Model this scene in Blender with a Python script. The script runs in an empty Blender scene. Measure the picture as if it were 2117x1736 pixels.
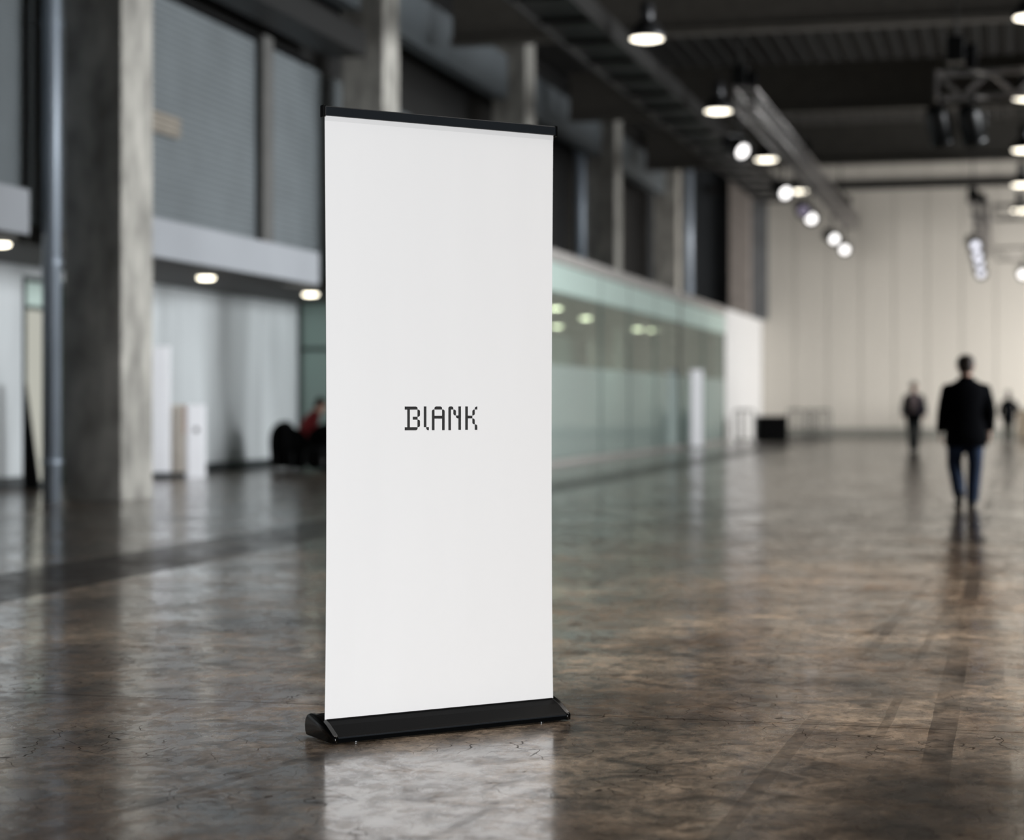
import bpy, bmesh, math, random
from mathutils import Vector, Matrix

random.seed(7)
SC = bpy.context.scene
COL = SC.collection
R = math.radians

# ------------------------------------------------------------------ camera, world, light, exposure
F = 4050.0                      # focal length in pixels of the 2117 x 1736 frame
CAM_H = 1.22
YBACK = 72.5
YAW = R(14.23)
RV = Vector((math.cos(YAW), math.sin(YAW), 0))      # camera right in hall axes
DV = Vector((-math.sin(YAW), math.cos(YAW), 0))     # camera forward in hall axes


def at(px, py, D):
    """the hall point seen at pixel px, py at depth D"""
    p = DV * D + RV * ((px - 1058.5) / F * D)
    return Vector((p.x, p.y, CAM_H - (py - 836.0) / F * D))


cd = bpy.data.cameras.new('camera')
cam = bpy.data.objects.new('camera', cd)
COL.objects.link(cam)
cam.location = (0, 0, CAM_H)
cam.rotation_euler = (R(90), 0, YAW)
cd.sensor_width = 36.0
cd.lens = F / 2117.0 * 36.0
cd.shift_y = -32.0 / 2117.0
cd.clip_end = 300
cd.dof.use_dof = True
cd.dof.focus_distance = 7.25
cd.dof.aperture_fstop = 1.4
SC.camera = cam

vs = SC.view_settings
vs.view_transform = 'Standard'
vs.look = 'None'
vs.exposure = 0.0
vs.gamma = 1.0
vs.use_curve_mapping = False

w = bpy.data.worlds.new('world')
SC.world = w
w.use_nodes = True
w.node_tree.nodes['Background'].inputs[0].default_value = (0.75, 0.87, 1.0, 1)
w.node_tree.nodes['Background'].inputs[1].default_value = 0.03


def area(name, loc, rot, sx, sy, power, color):
    ld = bpy.data.lights.new(name, 'AREA')
    ld.shape = 'RECTANGLE'
    ld.size = sx
    ld.size_y = sy
    ld.energy = power
    ld.color = color
    o = bpy.data.objects.new(name, ld)
    COL.objects.link(o)
    o.location = loc
    o.rotation_euler = rot
    return o


def aim(o, target, spread=180.0):
    o.rotation_euler = (Vector(target) - Vector(o.location)).to_track_quat('-Z', 'Y').to_euler()
    o.data.spread = R(spread)
    return o


def spot_lamp(name, loc, target, power, angle, blend, color, radius):
    ld = bpy.data.lights.new(name, 'SPOT')
    ld.energy = power
    ld.spot_size = R(angle)
    ld.spot_blend = blend
    ld.color = color
    ld.shadow_soft_size = radius
    o = bpy.data.objects.new(name, ld)
    COL.objects.link(o)
    o.location = loc
    o.rotation_euler = (Vector(target) - Vector(loc)).to_track_quat('-Z', 'Y').to_euler()
    return o


COOL = (0.95, 0.98, 1.0)
# unseen area fill added at the right-hand wall to brighten the near pillars
aim(area('side_fill', (15.7, 30.5, 4.6), (0, 0, 0), 20.0, 6.0, 1750, COOL), (-11.0, 30.0, 4.0), 66)
# weaker fill, also added, farther along the same wall
aim(area('side_fill', (15.7, 54.0, 4.5), (0, 0, 0), 6.0, 5.0, 1100, COOL), (-9.0, 52.0, 3.0), 100)
# low area fill added out of view to wash the pale end wall
aim(area('end_wall_fill', (12.5, 62.0, 1.9), (0, 0, 0), 8.0, 3.4, 1950, (1.0, 0.972, 0.94)), (-4.5, YBACK, 1.3), 100)
# unseen spot added behind the camera to brighten the banner
spot_lamp('banner_fill', (0.55, -3.0, 1.55), (-2.0, 7.0, 1.2), 4000, 23, 0.45, (0.975, 0.985, 1.0), 0.35)
# broad overhead fill added out of view to lift the near floor
aim(area('overhead_fill', (3.6, 10.5, 7.4), (0, 0, 0), 8.0, 12.0, 850, (1.0, 0.93, 0.86)), (2.6, 11.0, 0.0), 90)
# small spot added out of view to brighten the truss at the right edge
spot_lamp('truss_fill', (3.2, 30.2, 7.6), (1.1, 32.9, 6.5), 500, 34, 0.6, (1.0, 0.93, 0.9), 0.1)
SC.cycles.use_denoising = True


# ------------------------------------------------------------------ colour and material helpers
def s2l(c):
    return tuple(((v / 255.0) / 12.92) if v / 255.0 <= 0.04045 else ((v / 255.0 + 0.055) / 1.055) ** 2.4 for v in c)


def _n(nt, kind, **kw):
    n = nt.nodes.new(kind)
    for k, v in kw.items():
        setattr(n, k, v)
    return n


def mat(name, rgb, rough=0.6, metal=0.0, var=0.15, scale=4.0, stretch=(1, 1, 1), bump=0.0, bscale=60.0, spec=0.5, coat=0.0):
    """procedural principled material: base colour varied by stretched noise, optional fine bump"""
    m = bpy.data.materials.new(name)
    m.use_nodes = True
    nt = m.node_tree
    b = nt.nodes['Principled BSDF']
    c = s2l(rgb)
    b.inputs['Roughness'].default_value = rough
    b.inputs['Metallic'].default_value = metal
    b.inputs['Specular IOR Level'].default_value = spec
    b.inputs['Coat Weight'].default_value = coat
    tc = _n(nt, 'ShaderNodeTexCoord')
    mp = _n(nt, 'ShaderNodeMapping')
    mp.inputs['Scale'].default_value = stretch
    nt.links.new(tc.outputs['Object'], mp.inputs['Vector'])
    nz = _n(nt, 'ShaderNodeTexNoise')
    nz.inputs['Scale'].default_value = scale
    nz.inputs['Detail'].default_value = 5
    nt.links.new(mp.outputs[0], nz.inputs['Vector'])
    cr = _n(nt, 'ShaderNodeValToRGB')
    cr.color_ramp.elements[0].position = 0.3
    cr.color_ramp.elements[1].position = 0.7
    cr.color_ramp.elements[0].color = tuple(v * (1 - var) for v in c) + (1,)
    cr.color_ramp.elements[1].color = tuple(min(1, v * (1 + var)) for v in c) + (1,)
    nt.links.new(nz.outputs['Fac'], cr.inputs[0])
    nt.links.new(cr.outputs[0], b.inputs['Base Color'])
    if bump > 0:
        nb = _n(nt, 'ShaderNodeTexNoise')
        nb.inputs['Scale'].default_value = bscale
        nt.links.new(tc.outputs['Object'], nb.inputs['Vector'])
        bp = _n(nt, 'ShaderNodeBump')
        bp.inputs['Strength'].default_value = bump
        bp.inputs['Distance'].default_value = 0.005
        nt.links.new(nb.outputs['Fac'], bp.inputs['Height'])
        nt.links.new(bp.outputs[0], b.inputs['Normal'])
    return m


def emit(name, rgb, strength):
    m = bpy.data.materials.new(name)
    m.use_nodes = True
    nt = m.node_tree
    nt.nodes.remove(nt.nodes['Principled BSDF'])
    e = _n(nt, 'ShaderNodeEmission')
    e.inputs[0].default_value = s2l(rgb) + (1,)
    e.inputs[1].default_value = strength
    nt.links.new(e.outputs[0], nt.nodes['Material Output'].inputs[0])
    return m


def glass_mat(name, tint, film=0.0, filmrgb=(205, 220, 216)):
    """thin architectural glass: see-through with a sheen that grows at grazing angles; film = share of frosted white"""
    m = bpy.data.materials.new(name)
    m.use_nodes = True
    nt = m.node_tree
    nt.nodes.remove(nt.nodes['Principled BSDF'])
    tr = _n(nt, 'ShaderNodeBsdfTransparent')
    tr.inputs[0].default_value = s2l(tint) + (1,)
    gl = _n(nt, 'ShaderNodeBsdfGlossy')
    gl.inputs['Roughness'].default_value = 0.03
    gl.inputs[0].default_value = (0.85, 0.95, 0.92, 1)
    fr = _n(nt, 'ShaderNodeFresnel')
    fr.inputs[0].default_value = 1.5
    mx = _n(nt, 'ShaderNodeMixShader')
    ge = _n(nt, 'ShaderNodeNewGeometry')
    fo = _n(nt, 'ShaderNodeMath', operation='SUBTRACT')
    fo.inputs[0].default_value = 1.0
    nt.links.new(ge.outputs['Backfacing'], fo.inputs[1])
    fm = _n(nt, 'ShaderNodeMath', operation='MULTIPLY')
    nt.links.new(fr.outputs[0], fm.inputs[0])
    nt.links.new(fo.outputs[0], fm.inputs[1])
    nt.links.new(fm.outputs[0], mx.inputs[0])
    nt.links.new(tr.outputs[0], mx.inputs[1])
    nt.links.new(gl.outputs[0], mx.inputs[2])
    last = mx
    if film > 0:
        df = _n(nt, 'ShaderNodeBsdfDiffuse')
        df.inputs[0].default_value = s2l(filmrgb) + (1,)
        tl = _n(nt, 'ShaderNodeBsdfTranslucent')
        tl.inputs[0].default_value = s2l(filmrgb) + (1,)
        ad = _n(nt, 'ShaderNodeMixShader')
        ad.inputs[0].default_value = 0.5
        nt.links.new(df.outputs[0], ad.inputs[1])
        nt.links.new(tl.outputs[0], ad.inputs[2])
        m2 = _n(nt, 'ShaderNodeMixShader')
        m2.inputs[0].default_value = film
        nt.links.new(mx.outputs[0], m2.inputs[1])
        nt.links.new(ad.outputs[0], m2.inputs[2])
        last = m2
    nt.links.new(last.outputs[0], nt.nodes['Material Output'].inputs[0])
    return m


def floor_material():
    m = bpy.data.materials.new('polished_concrete')
    m.use_nodes = True
    nt = m.node_tree
    L = nt.links.new
    b = nt.nodes['Principled BSDF']
    tc = _n(nt, 'ShaderNodeTexCoord')
    P = tc.outputs['Object']

    def noise(scale, detail, stretch=(1, 1, 1), rough=0.55, rot=0.0, dist=0.0):
        mp = _n(nt, 'ShaderNodeMapping')
        mp.inputs['Scale'].default_value = stretch
        mp.inputs['Rotation'].default_value = (0, 0, rot)
        L(P, mp.inputs['Vector'])
        nz = _n(nt, 'ShaderNodeTexNoise')
        nz.inputs['Scale'].default_value = scale
        nz.inputs['Detail'].default_value = detail
        nz.inputs['Roughness'].default_value = rough
        nz.inputs['Distortion'].default_value = dist
        L(mp.outputs[0], nz.inputs['Vector'])
        return nz.outputs['Fac']

    def ramp(v, stops):
        cr = _n(nt, 'ShaderNodeValToRGB')
        e = cr.color_ramp.elements
        e[0].position, e[0].color = stops[0][0], stops[0][1] + (1,)
        e[1].position, e[1].color = stops[-1][0], stops[-1][1] + (1,)
        for p, c in stops[1:-1]:
            k = e.new(p)
            k.color = c + (1,)
        L(v, cr.inputs[0])
        return cr.outputs[0]

    def math_(op, a, bb=None, c=None):
        n = _n(nt, 'ShaderNodeMath', operation=op)
        for i, v in enumerate((a, bb, c)):
            if v is None:
                continue
            if isinstance(v, (int, float)):
                n.inputs[i].default_value = v
            else:
                L(v, n.inputs[i])
        return n.outputs[0]

    def mixc(kind, fac, a, bb):
        n = _n(nt, 'ShaderNodeMix', data_type='RGBA', blend_type=kind)
        if isinstance(fac, (int, float)):
            n.inputs[0].default_value = fac
        else:
            L(fac, n.inputs[0])
        for i, v in ((6, a), (7, bb)):
            if isinstance(v, tuple):
                n.inputs[i].default_value = v + (1,)
            else:
                L(v, n.inputs[i])
        return n.outputs[2]

    g = lambda v: (v, v, v)
    big = noise(0.9, 7, dist=0.4)
    col = ramp(big, [(0.30, s2l(FL_DARK)), (0.5, s2l(FL_MID)), (0.70, s2l(FL_LIGHT))])
    # trowel blotches, long scuffs along the hall, tyre tracks, fine grain
    col = mixc('MULTIPLY', 0.85, col, ramp(noise(5.5, 8, rough=0.65, dist=0.8), [(0.38, g(0.25)), (0.50, g(0.9)), (0.66, g(1.6))]))
    col = mixc('MULTIPLY', 0.7, col, ramp(noise(3.0, 5, (1, 0.10, 1), rot=R(8)), [(0.34, g(0.55)), (0.55, g(1.0))]))
    col = mixc('MULTIPLY', 0.6, col, ramp(noise(2.2, 3, (1, 0.05, 1), rot=R(-28)), [(0.30, g(0.6)), (0.42, g(1.0))]))
    col = mixc('MULTIPLY', 0.5, col, ramp(noise(60, 6, rough=0.7), [(0.38, g(0.35)), (0.58, g(1.2))]))
    col = mixc('MULTIPLY', 0.8, col, ramp(noise(17, 8, rough=0.7, dist=1.2), [(0.36, g(0.2)), (0.47, g(0.95)), (0.66, g(1.4))]))
    dash = math_('MULTIPLY', ramp(noise(13, 3, (1, 0.22, 1), rot=R(-32)), [(0.68, g(0)), (0.71, g(1))]), ramp(noise(1.6, 3), [(0.48, g(0)), (0.58, g(0.8))]))
    col = mixc('MIX', dash, col, s2l((26, 22, 20)))
    # brownish stain
    col = mixc('MIX', math_('MULTIPLY', ramp(noise(0.5, 4), [(0.5, g(0)), (0.75, g(1))]), 0.35), col, s2l(FL_BROWN))
    # fine hairline cracks
    mpv = _n(nt, 'ShaderNodeMapping')
    mpv.inputs['Scale'].default_value = (3.4, 3.4, 1)
    L(P, mpv.inputs['Vector'])
    add = _n(nt, 'ShaderNodeVectorMath', operation='ADD')
    L(mpv.outputs[0], add.inputs[0])
    nzv = _n(nt, 'ShaderNodeTexNoise')
    nzv.inputs['Scale'].default_value = 4.0
    L(P, nzv.inputs['Vector'])
    L(nzv.outputs['Color'], add.inputs[1])
    vo = _n(nt, 'ShaderNodeTexVoronoi', feature='DISTANCE_TO_EDGE')
    vo.inputs['Scale'].default_value = 1.6
    L(add.outputs[0], vo.inputs['Vector'])
    crack = math_('LESS_THAN', vo.outputs['Distance'], 0.010)
    crackmask = math_('MULTIPLY', crack, ramp(noise(1.3, 3), [(0.48, g(0)), (0.56, g(1))]))
    col = mixc('MIX', math_('MULTIPLY', crackmask, 0.8), col, s2l((24, 20, 18)))
    sep = _n(nt, 'ShaderNodeSeparateXYZ')
    L(P, sep.inputs[0])
    X, Y = sep.outputs[0], sep.outputs[1]
    wob = math_('MULTIPLY', math_('SUBTRACT', noise(1.5, 4), 0.5), 0.03)
    # saw-cut joint across the hall
    joints = None
    for y0, hw in ((7.53, 0.005), (18.1, 0.006), (28.7, 0.006), (39.3, 0.006), (49.9, 0.006), (60.5, 0.006)):
        j = math_('LESS_THAN', math_('ABSOLUTE', math_('SUBTRACT', math_('ADD', Y, wob), y0)), hw)
        joints = j if joints is None else math_('MAXIMUM', joints, j)
    jfade = ramp(noise(2.0, 4), [(0.3, g(0.25)), (0.55, g(1))])
    col = mixc('MIX', math_('MULTIPLY', joints, math_('MULTIPLY', jfade, 0.95)), col, s2l((22, 18, 16)))
    # dark worn patched strip that runs along the hall
    strip = math_('MULTIPLY', math_('LESS_THAN', math_('ABSOLUTE', math_('SUBTRACT', math_('ADD', X, wob), -6.52)), 0.50), 1.0)
    strip = math_('MULTIPLY', strip, ramp(math_('ADD', math_('MULTIPLY', Y, 0.02), math_('MULTIPLY', X, 0.03)), [(0.100, g(0.9)), (0.106, g(0.62))]))
    col = mixc('MIX', strip, col, s2l((36, 32, 30)))
    # tyre marks along the hall, right of the banner
    tracks = None
    for x0, hw, sl, k in ((-0.24, 0.05, 0.0, 0.75), (0.10, 0.035, 0.01, 0.6), (-0.72, 0.03, 0.03, 0.45), (-1.15, 0.02, 0.16, 0.35), (-2.0, 0.025, 0.22, 0.35), (-0.45, 0.02, 0.02, 0.4)):
        xx = math_('SUBTRACT', math_('SUBTRACT', math_('ADD', X, wob), x0), math_('MULTIPLY', math_('SUBTRACT', Y, 8.0), sl))
        t = math_('MULTIPLY', math_('LESS_THAN', math_('ABSOLUTE', xx), hw), k)
        tracks = t if tracks is None else math_('MAXIMUM', tracks, t)
    tracks = math_('MULTIPLY', tracks, ramp(noise(1.7, 5, (1, 0.3, 1)), [(0.42, g(0)), (0.58, g(1))]))
    col = mixc('MIX', tracks, col, s2l((34, 30, 28)))
    light = math_('LESS_THAN', math_('ABSOLUTE', math_('SUBTRACT', math_('ADD', X, wob), math_('MULTIPLY', math_('SUBTRACT', Y, 10.0), -0.012))), 0.03)
    light = math_('MULTIPLY', light, ramp(noise(2.3, 5, (1, 0.3, 1)), [(0.5, g(0)), (0.6, g(0.5))]))
    col = mixc('MIX', light, col, s2l((150, 142, 132)))
    L(col, b.inputs['Base Color'])
    # wear: polished and dull patches decide how clear the floor mirrors
    wear = math_('ADD', math_('MULTIPLY', noise(4.2, 8, rough=0.7, dist=0.9), 0.6), math_('MULTIPLY', noise(16, 6, (1, 0.6, 1), rough=0.7, dist=0.6), 0.4))
    wear2 = noise(1.1, 5, dist=0.5)
    dull = math_('MAXIMUM', math_('MULTIPLY', strip, 0.7), math_('MULTIPLY', joints, 0.95))
    dull = math_('MAXIMUM', dull, math_('MULTIPLY', crackmask, 0.8))
    dull = math_('MAXIMUM', dull, math_('MULTIPLY', dash, 0.9))
    dull = math_('MAXIMUM', dull, math_('MULTIPLY', tracks, 0.7))
    keep = math_('SUBTRACT', 1.0, dull)
    rg = ramp(wear, [(0.3, g(FL_R1)), (0.7, g(FL_R0))])
    rg = math_('ADD', rg, math_('MULTIPLY', dull, 0.3))
    L(rg, b.inputs['Roughness'])
    sp = math_('MULTIPLY', ramp(wear, [(0.38, g(0.05)), (0.60, g(0.45))]), keep)
    L(sp, b.inputs['Specular IOR Level'])
    ct = math_('MULTIPLY', ramp(wear, [(0.36, g(0.15)), (0.55, g(FL_COAT))]), keep)
    ct = math_('MULTIPLY', ct, ramp(wear2, [(0.3, g(0.7)), (0.6, g(1))]))
    L(ct, b.inputs['Coat Weight'])
    b.inputs['Coat IOR'].default_value = 1.65
    L(math_('ADD', 0.10, math_('MULTIPLY', ramp(wear2, [(0.3, g(1)), (0.65, g(0))]), 0.10)), b.inputs['Coat Roughness'])
    bp = _n(nt, 'ShaderNodeBump')
    bp.inputs['Strength'].default_value = 0.28
    bp.inputs['Distance'].default_value = 0.006
    hgt = math_('ADD', noise(3.0, 5, rough=0.5, dist=0.4), math_('MULTIPLY', noise(30, 5, rough=0.65), 0.22))
    L(hgt, bp.inputs['Height'])
    L(bp.outputs[0], b.inputs['Normal'])
    bc = _n(nt, 'ShaderNodeBump')
    bc.inputs['Strength'].default_value = 0.13
    bc.inputs['Distance'].default_value = 0.005
    L(hgt, bc.inputs['Height'])
    L(bc.outputs[0], b.inputs['Coat Normal'])
    return m


FL_DARK, FL_MID, FL_LIGHT, FL_BROWN = (70, 60, 50), (116, 102, 88), (166, 149, 130), (130, 98, 72)
FL_R0, FL_R1, FL_COAT = 0.14, 0.42, 1.0

M = {}
M['concrete'] = mat('pillar_concrete', (162, 159, 152), 0.75, var=0.42, scale=3.0, stretch=(1, 1, 0.5), bump=0.4, bscale=30)
M['siding'] = mat('grey_siding', (98, 104, 107), 0.55, var=0.10, scale=1.2)
M['dark_siding'] = mat('dark_siding', (46, 49, 52), 0.6, var=0.15, scale=1.0)
M['black_panel'] = mat('black_panel', (20, 20, 20), 0.5, var=0.2)
M['fascia'] = mat('fascia_paint', (146, 149, 154), 0.6, var=0.05, scale=0.8)
M['soffit'] = mat('soffit_paint', (62, 60, 57), 0.7, var=0.1)
M['lower_wall'] = mat('lower_wall_panel', (180, 184, 186), 0.38, var=0.16, scale=1.6, stretch=(1, 1, 0.18))
M['skirting'] = mat('skirting_paint', (46, 50, 52), 0.5, var=0.1)
M['back_wall'] = mat('back_wall_panel', (182, 178, 170), 0.7, var=0.05, scale=0.5, stretch=(1, 1, 0.2))
M['white_wall'] = mat('white_wall_paint', (206, 206, 206), 0.6, var=0.03)
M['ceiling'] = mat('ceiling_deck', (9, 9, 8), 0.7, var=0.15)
M['steel_dark'] = mat('dark_steel', (36, 35, 34), 0.5, metal=0.3, var=0.2)
M['beam'] = mat('beam_paint', (92, 88, 82), 0.55, var=0.12)
M['grey_beam'] = mat('grey_beam_paint', (92, 98, 102), 0.6, var=0.1)
M['galv'] = mat('galvanised_pipe', (160, 170, 182), 0.42, metal=0.2, var=0.15, stretch=(1, 1, 0.2))
M['truss'] = mat('truss_aluminium', (150, 146, 144), 0.35, metal=0.7, var=0.1)
M['black_metal'] = mat('black_metal', (14, 15, 16), 0.35, var=0.2, bump=0.05)
M['chrome'] = mat('chrome', (190, 195, 200), 0.2, metal=1.0, var=0.05)
M['shade'] = mat('lamp_shade_metal', (70, 70, 72), 0.35, metal=0.6, var=0.1)
M['glow'] = emit('lamp_glow', (255, 246, 226), 5.0)
M['spot_glow'] = emit('spot_glow', (250, 247, 245), 3.2)
M['stack_glow'] = emit('pale_spot_glow', (236, 236, 246), 2.0)
M['spot_dim'] = emit('dim_spot_glow', (190, 180, 205), 0.45)
M['down_glow'] = emit('downlight_glow', (255, 246, 222), 7.0)
M['room_glow'] = emit('room_light_glow', (255, 250, 215), 9.0)
M['glass'] = glass_mat('green_glass', (216, 226, 222))
M['film'] = glass_mat('frosted_film', (206, 222, 216), 0.42, (216, 224, 222))
M['transom'] = glass_mat('transom_film', (206, 222, 216), 0.85, (226, 240, 234))
M['mullion_thin'] = mat('pale_mullion_metal', (112, 126, 122), 0.4, metal=0.3, var=0.08)
M['mullion'] = mat('mullion_metal', (58, 66, 64), 0.4, metal=0.4, var=0.08)
M['cap'] = mat('parapet_concrete', (150, 146, 142), 0.7, var=0.12)
M['totem'] = mat('totem_white', (236, 236, 240), 0.45, var=0.02)
M['beige'] = mat('beige_laminate', (186, 178, 168), 0.5, var=0.06)
M['orange'] = mat('orange_paint', (196, 120, 70), 0.5, var=0.08)
M['dark_print'] = mat('dark_print', (70, 70, 72), 0.5, var=0.05)
M['black_cloth'] = mat('black_cloth', (8, 8, 9), 0.95, spec=0.1, var=0.2, bump=0.3, bscale=200)
M['barrier'] = mat('barrier_steel', (66, 70, 68), 0.45, metal=0.3, var=0.1)
M['wood'] = mat('brown_board', (104, 94, 80), 0.6, var=0.15, stretch=(1, 1, 0.2))
M['navy'] = mat('navy_wool', (6, 7, 11), 0.95, spec=0.08, var=0.2, bump=0.3, bscale=300)
M['navy_light'] = mat('blue_navy_cloth', (22, 26, 42), 0.95, spec=0.1, var=0.15, bump=0.3, bscale=300)
M['denim'] = mat('blue_denim', (34, 50, 76), 0.9, var=0.25, scale=9, bump=0.3, bscale=300)
M['dark_trousers'] = mat('charcoal_trousers', (24, 27, 28), 0.9, var=0.15)
M['olive'] = mat('dark_olive_cloth', (42, 42, 34), 0.9, var=0.15)
M['pink_shirt'] = mat('pale_pink_shirt', (238, 214, 220), 0.85, var=0.05)
M['white_shirt'] = mat('white_shirt', (205, 205, 205), 0.85, var=0.05)
M['red'] = mat('red_knit', (122, 28, 30), 0.9, var=0.2, bump=0.3, bscale=200)
M['skin'] = mat('skin', (205, 160, 138), 0.5, var=0.06, scale=20)
M['lip'] = mat('lip', (160, 96, 90), 0.5, var=0.05)
M['eye'] = mat('eye', (40, 34, 30), 0.2, var=0.05)
M['hair_brown'] = mat('brown_hair', (44, 32, 24), 0.6, var=0.25, scale=40, stretch=(1, 1, 0.2))
M['hair_dark'] = mat('dark_hair', (24, 21, 20), 0.6, var=0.25, scale=40)
M['hair_grey'] = mat('grey_hair', (110, 104, 98), 0.6, var=0.2, scale=40)
M['shoe'] = mat('black_shoe_leather', (14, 13, 13), 0.4, var=0.1)
M['door_glow'] = emit('glowing_frosted_glass', (214, 214, 202), 0.72)  # emission stands in for light coming through the pane
M['cassette'] = mat('black_anodised', (6, 7, 8), 0.45, spec=0.04, var=0.1, scale=8, stretch=(0.1, 1, 1))
M['cassette_cap'] = mat('glossy_black_plastic', (4, 4, 4), 0.2, var=0.1, spec=0.35)
M['rail'] = mat('dark_grey_rail', (26, 30, 34), 0.4, spec=0.35, var=0.06, scale=8)
M['sheet'] = mat('white_banner_sheet', (240, 240, 240), 0.62, var=0.008, scale=2.0, stretch=(3, 1, 0.5), bump=0.06, bscale=900, spec=0.3)
M['hem'] = mat('white_banner_hem', (230, 230, 230), 0.6, var=0.01)
M['ink'] = mat('charcoal_ink', (45, 45, 46), 0.6, var=0.02)
M['floor'] = floor_material()


# ------------------------------------------------------------------ mesh helpers
class MB:
    def __init__(self):
        self.bm = bmesh.new()

    def box(self, lo, hi, bevel=0.0):
        vs_ = [self.bm.verts.new((x, y, z)) for x in (lo[0], hi[0]) for y in (lo[1], hi[1]) for z in (lo[2], hi[2])]
        fs = []
        for q in ((0, 1, 3, 2), (4, 6, 7, 5), (0, 4, 5, 1), (2, 3, 7, 6), (0, 2, 6, 4), (1, 5, 7, 3)):
            fs.append(self.bm.faces.new([vs_[i] for i in q]))
        if bevel > 0:
            es = list({e for f in fs for e in f.edges})
            bmesh.ops.bevel(self.bm, geom=es, offset=bevel, segments=2, affect='EDGES', profile=0.5)
        return self

    def prism(self, pts, axis, a, b):
        """2-D outline extruded along an axis; outline coordinates are the two other axes in order"""
        def mk(p, t):
            if axis == 'x':
                return (t, p[0], p[1])
            if axis == 'y':
                return (p[0], t, p[1])
            return (p[0], p[1], t)
        A = [self.bm.verts.new(mk(p, a)) for p in pts]
        B = [self.bm.verts.new(mk(p, b)) for p in pts]
        n = len(pts)
        self.bm.faces.new(A)
        self.bm.faces.new(B[::-1])
        for i in range(n):
            self.bm.faces.new((A[i], B[i], B[(i + 1) % n], A[(i + 1) % n]))
        return self

    def rings(self, rs, cap=True, closed=True):
        V = [[self.bm.verts.new(p) for p in r] for r in rs]
        for a, b in zip(V, V[1:]):
            n = len(a)
            for i in range(n if closed else n - 1):
                self.bm.faces.new((a[i], a[(i + 1) % n], b[(i + 1) % n], b[i]))
        if cap and closed:
            self.bm.faces.new(V[0][::-1])
            self.bm.faces.new(V[-1])
        return self

    def tube(self, pts, radii, seg=12, flat=1.0, side=None, cap=True):
        pts = [Vector(p) for p in pts]
        if isinstance(radii, (int, float)):
            radii = [radii] * len(pts)
        rs = []
        up = None
        for i, p in enumerate(pts):
            t = (pts[min(i + 1, len(pts) - 1)] - pts[max(i - 1, 0)]).normalized()
            if side is not None:
                u = Vector(side)
            elif up is None:
                u = Vector((0, 0, 1)).cross(t)
                if u.length < 0.1:
                    u = Vector((1, 0, 0))
            else:
                u = up
            u = (u - t * u.dot(t)).normalized()
            up = u
            v = t.cross(u)
            rs.append([p + u * math.cos(2 * math.pi * k / seg) * radii[i] + v * math.sin(2 * math.pi * k / seg) * radii[i] * flat for k in range(seg)])
        return self.rings(rs, cap)

    def limb(self, pts, radii, seg=14, flat=1.0, side=None, sub=4, round_ends=True):
        """smooth tapering tube through joints with rounded ends"""
        pts = [Vector(p) for p in pts]
        P, Q = [], []
        n = len(pts)
        for i in range(n - 1):
            p0, p1, p2, p3 = pts[max(i - 1, 0)], pts[i], pts[i + 1], pts[min(i + 2, n - 1)]
            for k in range(sub):
                t = k / sub
                c = 0.5 * ((2 * p1) + (p2 - p0) * t + (2 * p0 - 5 * p1 + 4 * p2 - p3) * t * t + (3 * p1 - p0 - 3 * p2 + p3) * t ** 3)
                P.append(p1.lerp(p2, t).lerp(c, 0.5))
                s = t * t * (3 - 2 * t)
                Q.append(radii[i] * (1 - s) + radii[i + 1] * s)
        P.append(pts[-1])
        Q.append(radii[-1])
        if round_ends:
            d0 = (P[0] - P[1]).normalized()
            d1 = (P[-1] - P[-2]).normalized()
            P = [P[0] + d0 * Q[0] * 0.85, P[0] + d0 * Q[0] * 0.55] + P + [P[-1] + d1 * Q[-1] * 0.55, P[-1] + d1 * Q[-1] * 0.85]
            Q = [Q[0] * 0.35, Q[0] * 0.8] + Q + [Q[-1] * 0.8, Q[-1] * 0.35]
        return self.tube(P, Q, seg, flat, side)

    def lathe(self, prof, centre=(0, 0, 0), seg=24, axis=None):
        """profile of (radius, height); axis: unit direction, default z"""
        c = Vector(centre)
        q = Vector((0, 0, 1)).rotation_difference(Vector(axis)) if axis is not None else None
        rs = []
        for r, z in prof:
            ring = []
            for k in range(seg):
                p = Vector((r * math.cos(2 * math.pi * k / seg), r * math.sin(2 * math.pi * k / seg), z))
                ring.append(c + (q @ p if q else p))
            rs.append(ring)
        return self.rings(rs)

    def ball(self, c, r, seg=14, rows=8):
        c = Vector(c)
        r = Vector(r) if not isinstance(r, (int, float)) else Vector((r, r, r))
        rs = []
        for i in range(rows + 1):
            a = math.pi * (0.03 + 0.94 * i / rows)
            rs.append([c + Vector((r.x * math.sin(a) * math.cos(2 * math.pi * k / seg), r.y * math.sin(a) * math.sin(2 * math.pi * k / seg), -r.z * math.cos(a))) for k in range(seg)])
        return self.rings(rs)

    def mesh(self, name, m, smooth=False):
        bmesh.ops.recalc_face_normals(self.bm, faces=self.bm.faces)
        me = bpy.data.meshes.new(name)
        self.bm.to_mesh(me)
        self.bm.free()
        me.materials.append(m)
        if smooth:
            for p in me.polygons:
                p.use_smooth = True
        return me


def obj(name, mb, m, parent=None, smooth=False, loc=None):
    me = mb.mesh(name, m, smooth)
    o = bpy.data.objects.new(name, me)
    COL.objects.link(o)
    if parent:
        o.parent = parent
    if loc:
        o.location = loc
    return o


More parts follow.
